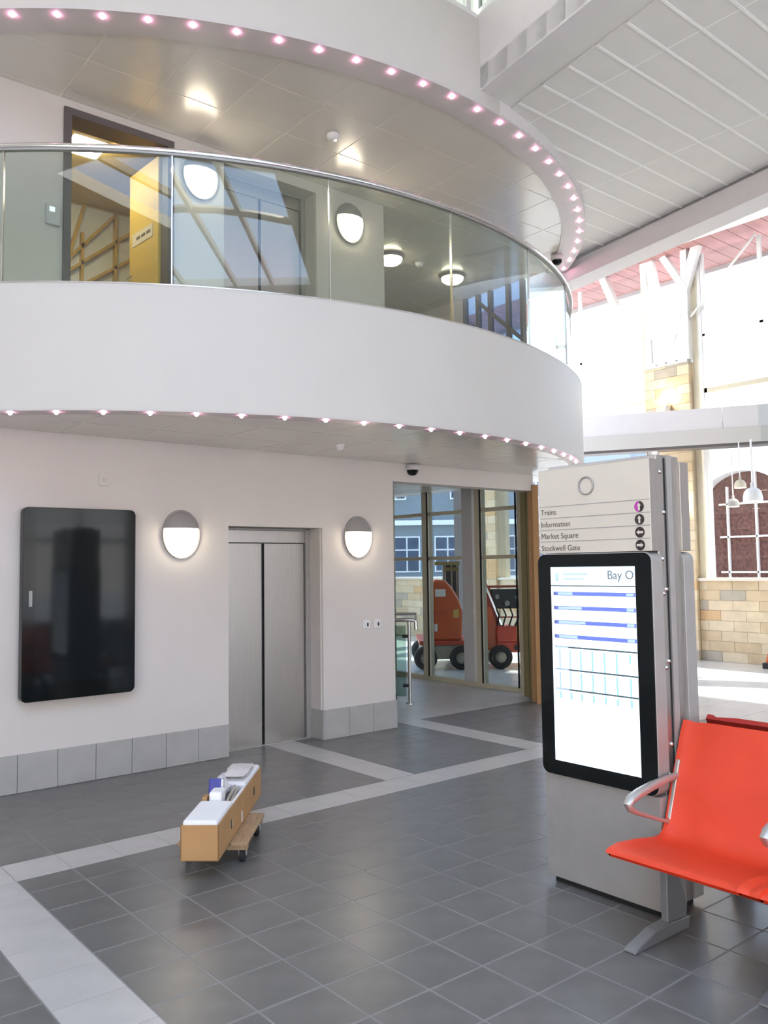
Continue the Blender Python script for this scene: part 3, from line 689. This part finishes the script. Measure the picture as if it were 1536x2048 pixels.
# ================================================================== SMALL WALL AND CEILING FITTINGS
ws_ = thing('wall_screen', 'large black portrait display screen on the ground floor wall', 'screen', (2.385, YW, 1.43))
XZ = lambda u, z, d: (u, d, z)
bx(-.2, .2, -.035, 0, -.4, .4).build('mount', 'blackp', ws_)
MB().prism(rrect(-.448, .448, -.745, .745, .045), XZ, -.105, -.035).build('casing', 'blackp', ws_, bevel=.004)
MB().prism(rrect(-.444, .444, -.741, .741, .043), XZ, -.112, -.105).build('front_glass', 'bezel', ws_)
bx(-.352, .352, -.1128, -.112, -.62, .62).build('display', mat('unlit display', (.010, .013, .014), .06, var=.05, spec=.22), ws_)
bx(-.40, -.375, -.1135, -.112, -.02, .10).build('sticker', 'hood', ws_)
def switch(x, lab):
    t = thing('wall_switch', lab, 'switch', (x, YW, 1.092), 0, 'switches right of the lift')
    bx(-.043, .043, -.012, 0, -.043, .043).build('plate', 'plastic', t, bevel=.004)
    bx(.005, .022, -.02, -.012, -.02, .016).build('key_slot', 'blackp', t, bevel=.002)
    return t
switch(5.335, 'small white key switch plate nearer the lift'); switch(5.475, 'small white key switch plate nearer the wall corner')
sp = thing('sensor_plate', 'small square pale plate high above the black wall screen', 'sensor', (2.60, YW, 2.425))
bx(-.045, .045, -.02, 0, -.05, .05).build('casing', 'wall', sp, bevel=.004); bx(-.02, .02, -.024, -.02, -.02, .02).build('lens', 'plate', sp)
def dome_cam(loc, lab):
    t = thing('dome_camera', lab, 'camera', loc, 0, 'security cameras')
    MB().lathe((0, 0, 0), (0, 0, -1), [(0, 0), (.075, 0), (.075, .055), (.065, .06)], 20).build('base', 'plate', t)
    MB().lathe((0, 0, 0), (0, 0, -1), [(.066, .055), (.06, .085), (.04, .11), (0, .12)], 20).build('dome', 'bezel', t)
    return t
dome_cam((5.98, 6.78, 2.775), 'black dome security camera on soffit above the lobby opening')
dome_cam((8.33, 6.62, 5.575), 'beige dome security camera at the far end of the upper rim')
def smoke(loc, lab, s=1.0):
    t = thing('smoke_detector', lab, 'smoke detector', loc, 0, 'smoke detectors')
    MB().lathe((0, 0, 0), (0, 0, -1), [(0, 0), (.055*s, 0), (.055*s, .02), (.045*s, .03), (.045*s, .04), (.03*s, .055), (0, .056)], 20).build('body', 'plastic', t)
    MB().lathe((.015, -.02, 0), (0, 0, -1), [(.008, .05), (.008, .062), (0, .064)], 8).build('indicator', 'lampglow' if s > 1 else 'chrome', t)
    return t
smoke((4.36, 5.96, 5.592), 'round smoke detector on the upper soffit panel', 1.15)
smoke((4.44, 6.01, 2.782), 'small smoke detector under the lower soffit', .75)
smoke((7.13, 7.89, 5.592), 'small pale detector between the dome lamps behind glass', 1.0)

# lobby stair balustrade
sb = thing('stair_balustrade', 'short glass stair balustrade with steel handrail in the lobby', 'balustrade', (6.835, 7.86, 0))
MB().tube([(0, 0, 0), (0, 0, 1.0)], .021, 12).build('post', 'chrome', sb)
MB().lathe((0, 0, 0), (0, 0, 1), [(0, .012), (.05, .012), (.05, 0)], 16).build('foot', 'chrome', sb)
MB().bar((-.03, .03, .52), (-.62, .72, .52), .012, .86, (0, 0, 1)).build('glass_panel', glass('sea green glass', (.62, .72, .68), 1.5), sb)
for z in (.82, .22): MB().tube([(-.0, .0, z), (-.06, .06, z)], .02, 8).build('clamp', 'blackp', sb)
MB().tube([(-.6, .7, 1.02), (-.12, .12, 1.02), (.03, -.04, 1.02), (.06, -.06, 1.0), (.06, -.06, .90)], .024, 10).build('handrail', 'chrome', sb)
MB().tube([(.06, -.06, 1.0), (.10, -.02, 1.09), (-.02, .12, 1.09), (-.5, .66, 1.09)], .018, 8).build('upper_rail', 'chrome', sb)
bx(-.23, -.12, .1, .22, .0, .12).build('base_shoe', 'blackp', sb, bevel=.01)

# ================================================================== TOTEM
kx, ky0, ky1 = 3.575, 3.012, 2.315
k = thing('information_totem', 'tall grey information totem with lit departure screen beside the red seats', 'sign', (kx, (ky0+ky1)/2, 0))
hw = (ky0-ky1)/2
def kf(u, z, d): return (d, -u, z)          # u to the right on the front face
bx(.03, .30, -hw+.03, hw-.03, 0, .035).build('plinth', 'dark', k)
core = bx(.075, .275, -hw+.012, hw-.012, .03, 2.215).build('core_post', 'totem_metal', k, bevel=.004)
for x in (.142, .205): bx(x-.004, x+.004, -hw+.008, -hw+.014, .04, 2.2).build('groove', 'dark', core)
bx(.150, .198, -hw+.002, -hw+.014, .03, 2.215).build('channel_strip', 'alu_dark', core)
MB().tube([(.13, -hw+.06, 2.215), (.13, -hw+.06, 2.235)], .03, 14).build('cap', 'alu', core)
for i, z in enumerate((2.13, 1.93, 1.70, 1.55, 1.53, 1.20, 1.17, .80, .66, .62, .22, .08)):
    MB().lathe((.105 if i % 2 == 0 else .128, -hw+.012, z), (0, -1, 0), [(.013, 0), (.013, .003), (.008, .008), (0, .010)], 10).build('bolt', 'chrome', core)
for sgn, x0 in ((1, 0.0), (-1, .35)):
    def px(a, c): return (x0+sgn*a, x0+sgn*c) if sgn > 0 else (x0-c, x0-a)
    a, c = px(.0, .08); bx(a, c, -hw, hw, .035, .568).build('lower_panel', 'alu_dark', k, bevel=.003)
    a, c = px(.0, .08); bx(a, c, -hw+.002, hw-.002, 1.738, 2.19).build('sign_panel', 'totem_metal', k, bevel=.002)
    bzl = MB().prism(rrect(-hw-.004, hw+.004, .57, 1.735, .045), kf, *px(-.012, .08)).build('display_casing', 'alu_dark', k, bevel=.004)
    if sgn > 0: MB().prism(rrect(-hw, hw, .574, 1.731, .042), kf, -.018, -.012).build('bezel_glass', 'bezel', bzl)
sgnp = bx(-.003, 0, -hw+.002, hw-.006, 1.739, 2.188).build('sign_face', 'signface', k)
def kt(u, z, d=-.0035): return Matrix(((0, 0, -1, d), (-1, 0, 0, -u), (0, 1, 0, z), (0, 0, 0, 1)))
for z in (1.990, 1.927, 1.864, 1.801): bx(-.0042, -.003, -hw+.004, hw-.012, z-.0018, z+.0018).build('divider_line', 'hood', sgnp)
for z, tx in ((1.946, 'Trains'), (1.880, 'Information'), (1.817, 'Market Square'), (1.752, 'Stockwell Gate')): text_mesh(tx, .042, 'lettering', 'signtext', sgnp, kt(-hw+.016, z), .0)
def disc(u, z, r, m, d0, d1, half=None, n=28):
    aa = range(0, 360, 12) if not half else range(90, 271, 12)
    return MB().prism([(u+r*math.cos(R(q)), z+r*math.sin(R(q))) for q in aa], kf, d0, d1)
for i, z in enumerate((1.957, 1.894, 1.831, 1.768)):
    u = hw-.062
    o = disc(u, z, .0265, 0, -.0045, -.003).build('arrow_disc', 'signdark', sgnp)
    if i == 0: disc(u, z, .0262, 0, -.0049, -.0045, True).build('half_disc', 'magenta', o)
    s_ = .019
    if i < 2: p = [(-.28, -1), (.28, -1), (.28, .2), (.62, .2), (0, 1), (-.62, .2), (-.28, .2)]
    elif i == 2: p = [(1, -.3), (1, .3), (-.2, .3), (-.2, .62), (-1, 0), (-.2, -.62), (-.2, -.3)]
    else: p = [(-1, -.3), (.2, -.3), (.2, -.62), (1, 0), (.2, .62), (.2, .3), (-1, .3)]
    MB().prism([(u+q[0]*s_, z+q[1]*s_) for q in p], kf, -.0056, -.0049).build('arrow', 'signface', o)
MB().tube([(-.006, -(-.025+.045*math.cos(R(q))), 2.085+.045*math.sin(R(q))) for q in range(0, 361, 12)], .005, 6, False).build('ring_emblem', 'alu_dark', sgnp)
# lit screen
sx0, sx1 = -hw+.088, hw-.088
sc = bx(-.0195, -.018, -sx1, -sx0, .650, 1.665).build('screen', 'lcd', k)
SW = sx1-sx0
def sbar(u0, u1, z0, z1, m, d=-.0202): bx(d, -.0195, -(sx0+u1*SW), -(sx0+u0*SW), z0, z1).build('screen_mark', m, sc)
sbar(0, 1, 1.575, 1.665, 'lcd_head'); sbar(0, 1, 1.563, 1.569, 'lcd_grey')
text_mesh('Bay O', .062, 'lettering', 'lcd_text', sc, kt(sx0+SW*.69, 1.602, -.0206))
sbar(.06, .10, 1.59, 1.635, 'lcd_pale', -.0206); sbar(.16, .46, 1.622, 1.632, 'lcd_pale', -.0206); sbar(.16, .42, 1.598, 1.607, 'lcd_pale', -.0206)
for i, z in enumerate((1.525, 1.450, 1.375, 1.300)):
    sbar(.03, 1, z-.010, z+.010, 'lcd_blue'); sbar(.09, (.27, .38, .42, .32)[i], z-.007, z+.007, 'lcd_pale', -.0207); sbar(.90, .98, z-.007, z+.007, 'lcd_pale', -.0207)
    sbar(.04, .06, z-.007, z+.007, 'lcd_text', -.0207)
for z in (1.245, 1.128, 1.025): sbar(.03, 1, z-.004, z+.004, 'lcd_grey'); sbar(.03, .2, z-.006, z+.002, 'lcd_pale', -.0207)
for j, u in enumerate((.08, .21, .34, .48, .62, .76, .91)):
    m_ = 'lcd_blue' if j < 2 else 'lcd_green'
    if j < 6: sbar(u, u+.022, 1.133, 1.232, 'lcd_pale' if j < 2 else m_)
    else: sbar(u, u+.022, 1.19, 1.232, m_)
    sbar(u, u+.022, 1.030, 1.116, 'lcd_pale' if j < 2 else m_); sbar(u, u+.026, .975, 1.012, 'lcd_green')

# ================================================================== SEATING
def bench(name, label, m, loc, rz, nseat, w=.598):
    t = thing(name, label, 'bench', loc, rz)
    # local: x toward the back, seats run along -y from y=0
    prof = [(-.36, .418), (-.355, .430), (-.33, .437), (-.27, .440), (-.12, .425), (-.0, .406), (.05, .405), (.085, .425), (.115, .48), (.16, .60), (.21, .72), (.27, .86), (.292, .905), (.298, .912)]
    def shell(y0, y1, md):
        mb = MB(); n = len(prof); vs = []
        ys = [y0, y0+.018, y0+.05]+[y0+(y1-y0)*q/6 for q in range(1, 6)]+[y1-.05, y1-.018, y1]
        ys = sorted(set(round(v, 4) for v in ys), reverse=True)
        for yi, y in enumerate(ys):
            e = min(abs(y-y0), abs(y-y1)); drop = .012*max(0, 1-e/.03)**2
            for i, (x, z) in enumerate(prof):
                a = prof[max(i-1, 0)]; b2 = prof[min(i+1, n-1)]; tx, tz = b2[0]-a[0], b2[1]-a[1]; l = math.hypot(tx, tz); nx, nz = -tz/l, tx/l
                cy = (y-(y0+y1)/2)/((y1-y0)/2); dish = .010*(1-cy*cy)*(1 if 2 < i < 12 else .3)
                vs.append((x-nx*(drop+dish), y, z-nz*(drop+dish)))
            for i, (x, z) in enumerate(prof):
                a = prof[max(i-1, 0)]; b2 = prof[min(i+1, n-1)]; tx, tz = b2[0]-a[0], b2[1]-a[1]; l = math.hypot(tx, tz); nx, nz = -tz/l, tx/l
                th = .032 if i < 7 else .024
                vs.append((x-nx*(th+.006), y, z-nz*(th+.006)))
        m2 = 2*n; fs = []
        for k_ in range(len(ys)-1):
            A, B = k_*m2, (k_+1)*m2
            for i in range(n-1):
                fs.append((A+i, A+i+1, B+i+1, B+i)); fs.append((A+n+i, B+n+i, B+n+i+1, A+n+i+1))
            fs.append((A, B, B+n, A+n)); fs.append((A+n-1, A+m2-1, B+m2-1, B+n-1))
        mb.add(vs, fs, True)
        e0 = [tuple((i, n+i, n+i+1, i+1)) for i in range(n-1)]; mb.add(vs[:m2], e0)
        mb.add(vs[-m2:], [f[::-1] for f in e0])
        o = mb.build('seat_shell', md, t); o.data.set_sharp_from_angle(angle=R(60)); return o
    for s in range(nseat): shell(-s*w, -(s+1)*w+.012, m)
    bx(-.06, .02, -nseat*w+.05, -.03, .30, .36).build('beam', 'alu_dark', t, bevel=.008)
    for s in range(nseat+1):
        y = (.034 if s == 0 else (-s*w+.006))
        ar = MB().prism([(.098, .44), (.125, .44), (.238, .735), (.205, .735)], lambda u, z, d: (u, d, z), y-.010, y+.010).build('arm_bracket', 'alu', t, bevel=.004)
        MB().tube([(.222, y, .665), (.10, y, .658), (-.02, y, .648), (-.13, y, .632), (-.185, y, .618), (-.21, y, .600), (-.195, y, .578), (-.14, y, .55), (-.02, y, .505), (.125, y, .455)],
                  [.015, .018, .022, .024, .023, .021, .017, .012, .009, .009], 10).build('arm_rest', 'alu', t)
    for s in range(nseat+1):
        y = -.02-s*w if s else -.02
        c_ = MB().prism([(-.035, .03), (.115, .03), (.13, .10), (.075, .24), (.05, .31), (-.03, .31)], lambda u, z, d: (u, d, z), y-.018, y+.018).build('leg', 'leg', t, bevel=.005)
        MB().prism([(-.31, 0), (.12, 0), (.13, .05), (-.02, .06), (-.14, .055), (-.28, .02), (-.31, .008)], lambda u, z, d: (u, d, z), y-.03, y+.03).build('foot', 'leg', c_, bevel=.012)
    return t
bench('seat_bench', 'orange red moulded bench seats with steel arms facing the camera side', 'seat', (3.485, 2.255, 0), 0, 3)
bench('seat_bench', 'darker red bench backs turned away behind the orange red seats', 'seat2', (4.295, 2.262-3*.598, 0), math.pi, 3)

# ================================================================== TROLLEY WITH CARTON
ta = math.atan2(.756, .655)
ox, oy = 2.206, 4.107                       # near right bottom corner of the carton
fwd = Vector((math.cos(ta), math.sin(ta), 0)); rgt = Vector((math.sin(ta), -math.cos(ta), 0))
do = thing('wheeled_dolly', 'small plywood dolly on black castors under the long carton', 'dolly', (ox, oy, 0), ta)   # local x = along, y = left
DT = .128
dk = MB()
for i in range(4):
    y0 = -.095+i*.101
    bx(.31, .885, y0+.002, y0+.099, DT-.024, DT-.001).build('deck_board', 'deck', do, bevel=.004)
bx(.33, .37, -.09, .30, DT-.05, DT-.024).build('batten', 'deck', do); bx(.82, .86, -.09, .30, DT-.05, DT-.024).build('batten', 'deck', do)
for x in (.38, .83):
    for y in (-.055, .26):
        cs = MB().box(x-.03, x+.03, y-.025, y+.025, DT-.056, DT-.05).box(x-.012, x+.02, y-.022, y-.018, .035, DT-.05).box(x-.012, x+.02, y+.018, y+.022, .035, DT-.05).build('castor', 'alu', do)
        MB().lathe((x, y-.015, .0405), (0, 1, 0), [(0, 0), (.022, .0), (.036, .0), (.040, .004), (.040, .026), (.038, .03), (0, .03)], 18).build('wheel', 'rubber', cs)
bxn = thing('cardboard_carton', 'long open brown carton packed with white foam on the dolly', 'box', (ox, oy, DT), ta)
L_, Wd, Hh = 1.31, .205, .188
mb = MB(); mb.box(0, L_, 0, Wd, 0, .005); mb.box(0, L_, 0, .005, 0, Hh); mb.box(0, L_, Wd-.005, Wd, 0, Hh); mb.box(0, .005, 0, Wd, 0, Hh); mb.box(L_-.005, L_, 0, Wd, 0, Hh)
mb.build('carton_body', 'card', bxn)
for x, m_ in ((.32, 'dark'), (.62, 'plastic'), (1.02, 'dark')): bx(x, x+.035, -.0012, 0, .07 if m_ == 'dark' else .02, .12 if m_ == 'dark' else .08).build('hand_slot' if m_ == 'dark' else 'label_patch', m_, bxn)
bx(.34, .35, -.0015, 0, .075, .118).build('slot_edge', 'plastic', bxn)
fz = .03
def foam(x0, x1, y0, y1, z0, z1, lab):
    o = bx(x0, x1, y0, y1, z0, z1).build('foam_block', 'foam', None, bevel=.014); o.location = (ox, oy, DT); o.rotation_euler = (0, 0, ta)
    return tag(o, lab, 'packing foam', 'foam blocks in the carton')
foam(.008, .40, .008, Wd-.008, .02, Hh+.022, 'white polystyrene end block nearest the camera in the carton')
foam(.80, L_-.008, .008, Wd-.008, .02, Hh+.02, 'white polystyrene end block at the far end of the carton')
foam(.41, .53, .075, .150, Hh-.10, Hh+.065, 'upright white foam offcut standing beside the blue packet')
def placed(mb, name, m, bev=0.0):
    o = mb.build(name, m, None, bevel=bev); o.location = (ox, oy, DT); o.rotation_euler = (0, 0, ta); return o
rot = Matrix.Translation((.60, .150, Hh+.02)) @ Matrix.Rotation(R(12), 4, 'Y')
bp_ = thing('blue_packet', 'blue and white packet standing up in the carton', 'packet', (ox, oy, DT), ta)
MB().box(-.03, .03, -.045, .04, -.07, .075, rot).build('body', 'bluepack', bp_, bevel=.006)
MB().box(-.0305, .0305, -.046, -.035, -.068, .073, rot).build('pale_edge', 'plastic', bp_)
def sheet(x0, x1, y0, y1, z0, amp, seed):
    rr = random.Random(seed); nx, ny = 9, 7; vs = []; fs = []
    for i in range(nx):
        for j in range(ny):
            fx, fy = i/(nx-1), j/(ny-1); b_ = math.sin(math.pi*fx)*math.sin(math.pi*fy)
            vs.append((x0+(x1-x0)*fx+rr.uniform(-.006, .006), y0+(y1-y0)*fy+rr.uniform(-.006, .006), z0+amp*b_+rr.uniform(-.014, .014)*b_))
    for i in range(nx-1):
        for j in range(ny-1): a = i*ny+j; fs.append((a, a+ny, a+ny+1, a+1))
    n = len(vs); vs += [(v[0], v[1], v[2]-.02) for v in vs]; fs += [tuple(q+n for q in f[::-1]) for f in fs[:]]
    return MB().add(vs, fs, True)
tag(placed(sheet(.66, .795, .098, .195, Hh+.01, .085, 2), 'crumpled_film', 'film'), 'crumpled pale plastic film heaped in the carton', 'film')
tag(placed(sheet(.86, 1.22, .03, .18, Hh+.043, .03, 5), 'film_sheet', 'film'), 'flat pale plastic film lying on the far foam block', 'film')
def rod(y, x0, x1, z, lab, r=.008):
    o = placed(MB().tube([(x0, y, z), (x1, y+.02, z+.01)], r, 8), 'metal_rod', 'steel'); tag(o, lab, 'rod', 'metal rods in the carton')
rod(.030, .41, .77, Hh-.012, 'grey metal rod lying along the right edge of the carton'); rod(.050, .42, .77, Hh+.0, 'grey metal rod beside the white foam offcut')
tag(placed(MB().box(.42, .79, .007, .022, .03, Hh+.006), 'foam_strip', 'foam', .003), 'thin white foam strip along the right carton edge', 'packing foam')
tag(placed(MB().box(.43, .50, .165, .194, .03, Hh+.03), 'card_insert', 'card', .002), 'small brown card insert left of the blue packet', 'card')
hs = thing('hand_tool', 'small orange and black hand tool leaning on the stone wall at right', 'tool', (13.1, 6.50, 0))
MB().box(-.06, .06, -.05, .05, 0, .09).build('base', 'blackp', hs, bevel=.01)
MB().tube([(0, 0, .09), (.02, -.04, .26)], .022, 10).build('handle', 'orange', hs); MB().tube([(.02, -.04, .26), (.03, -.06, .38)], .016, 10).build('tip', 'plastic', hs)
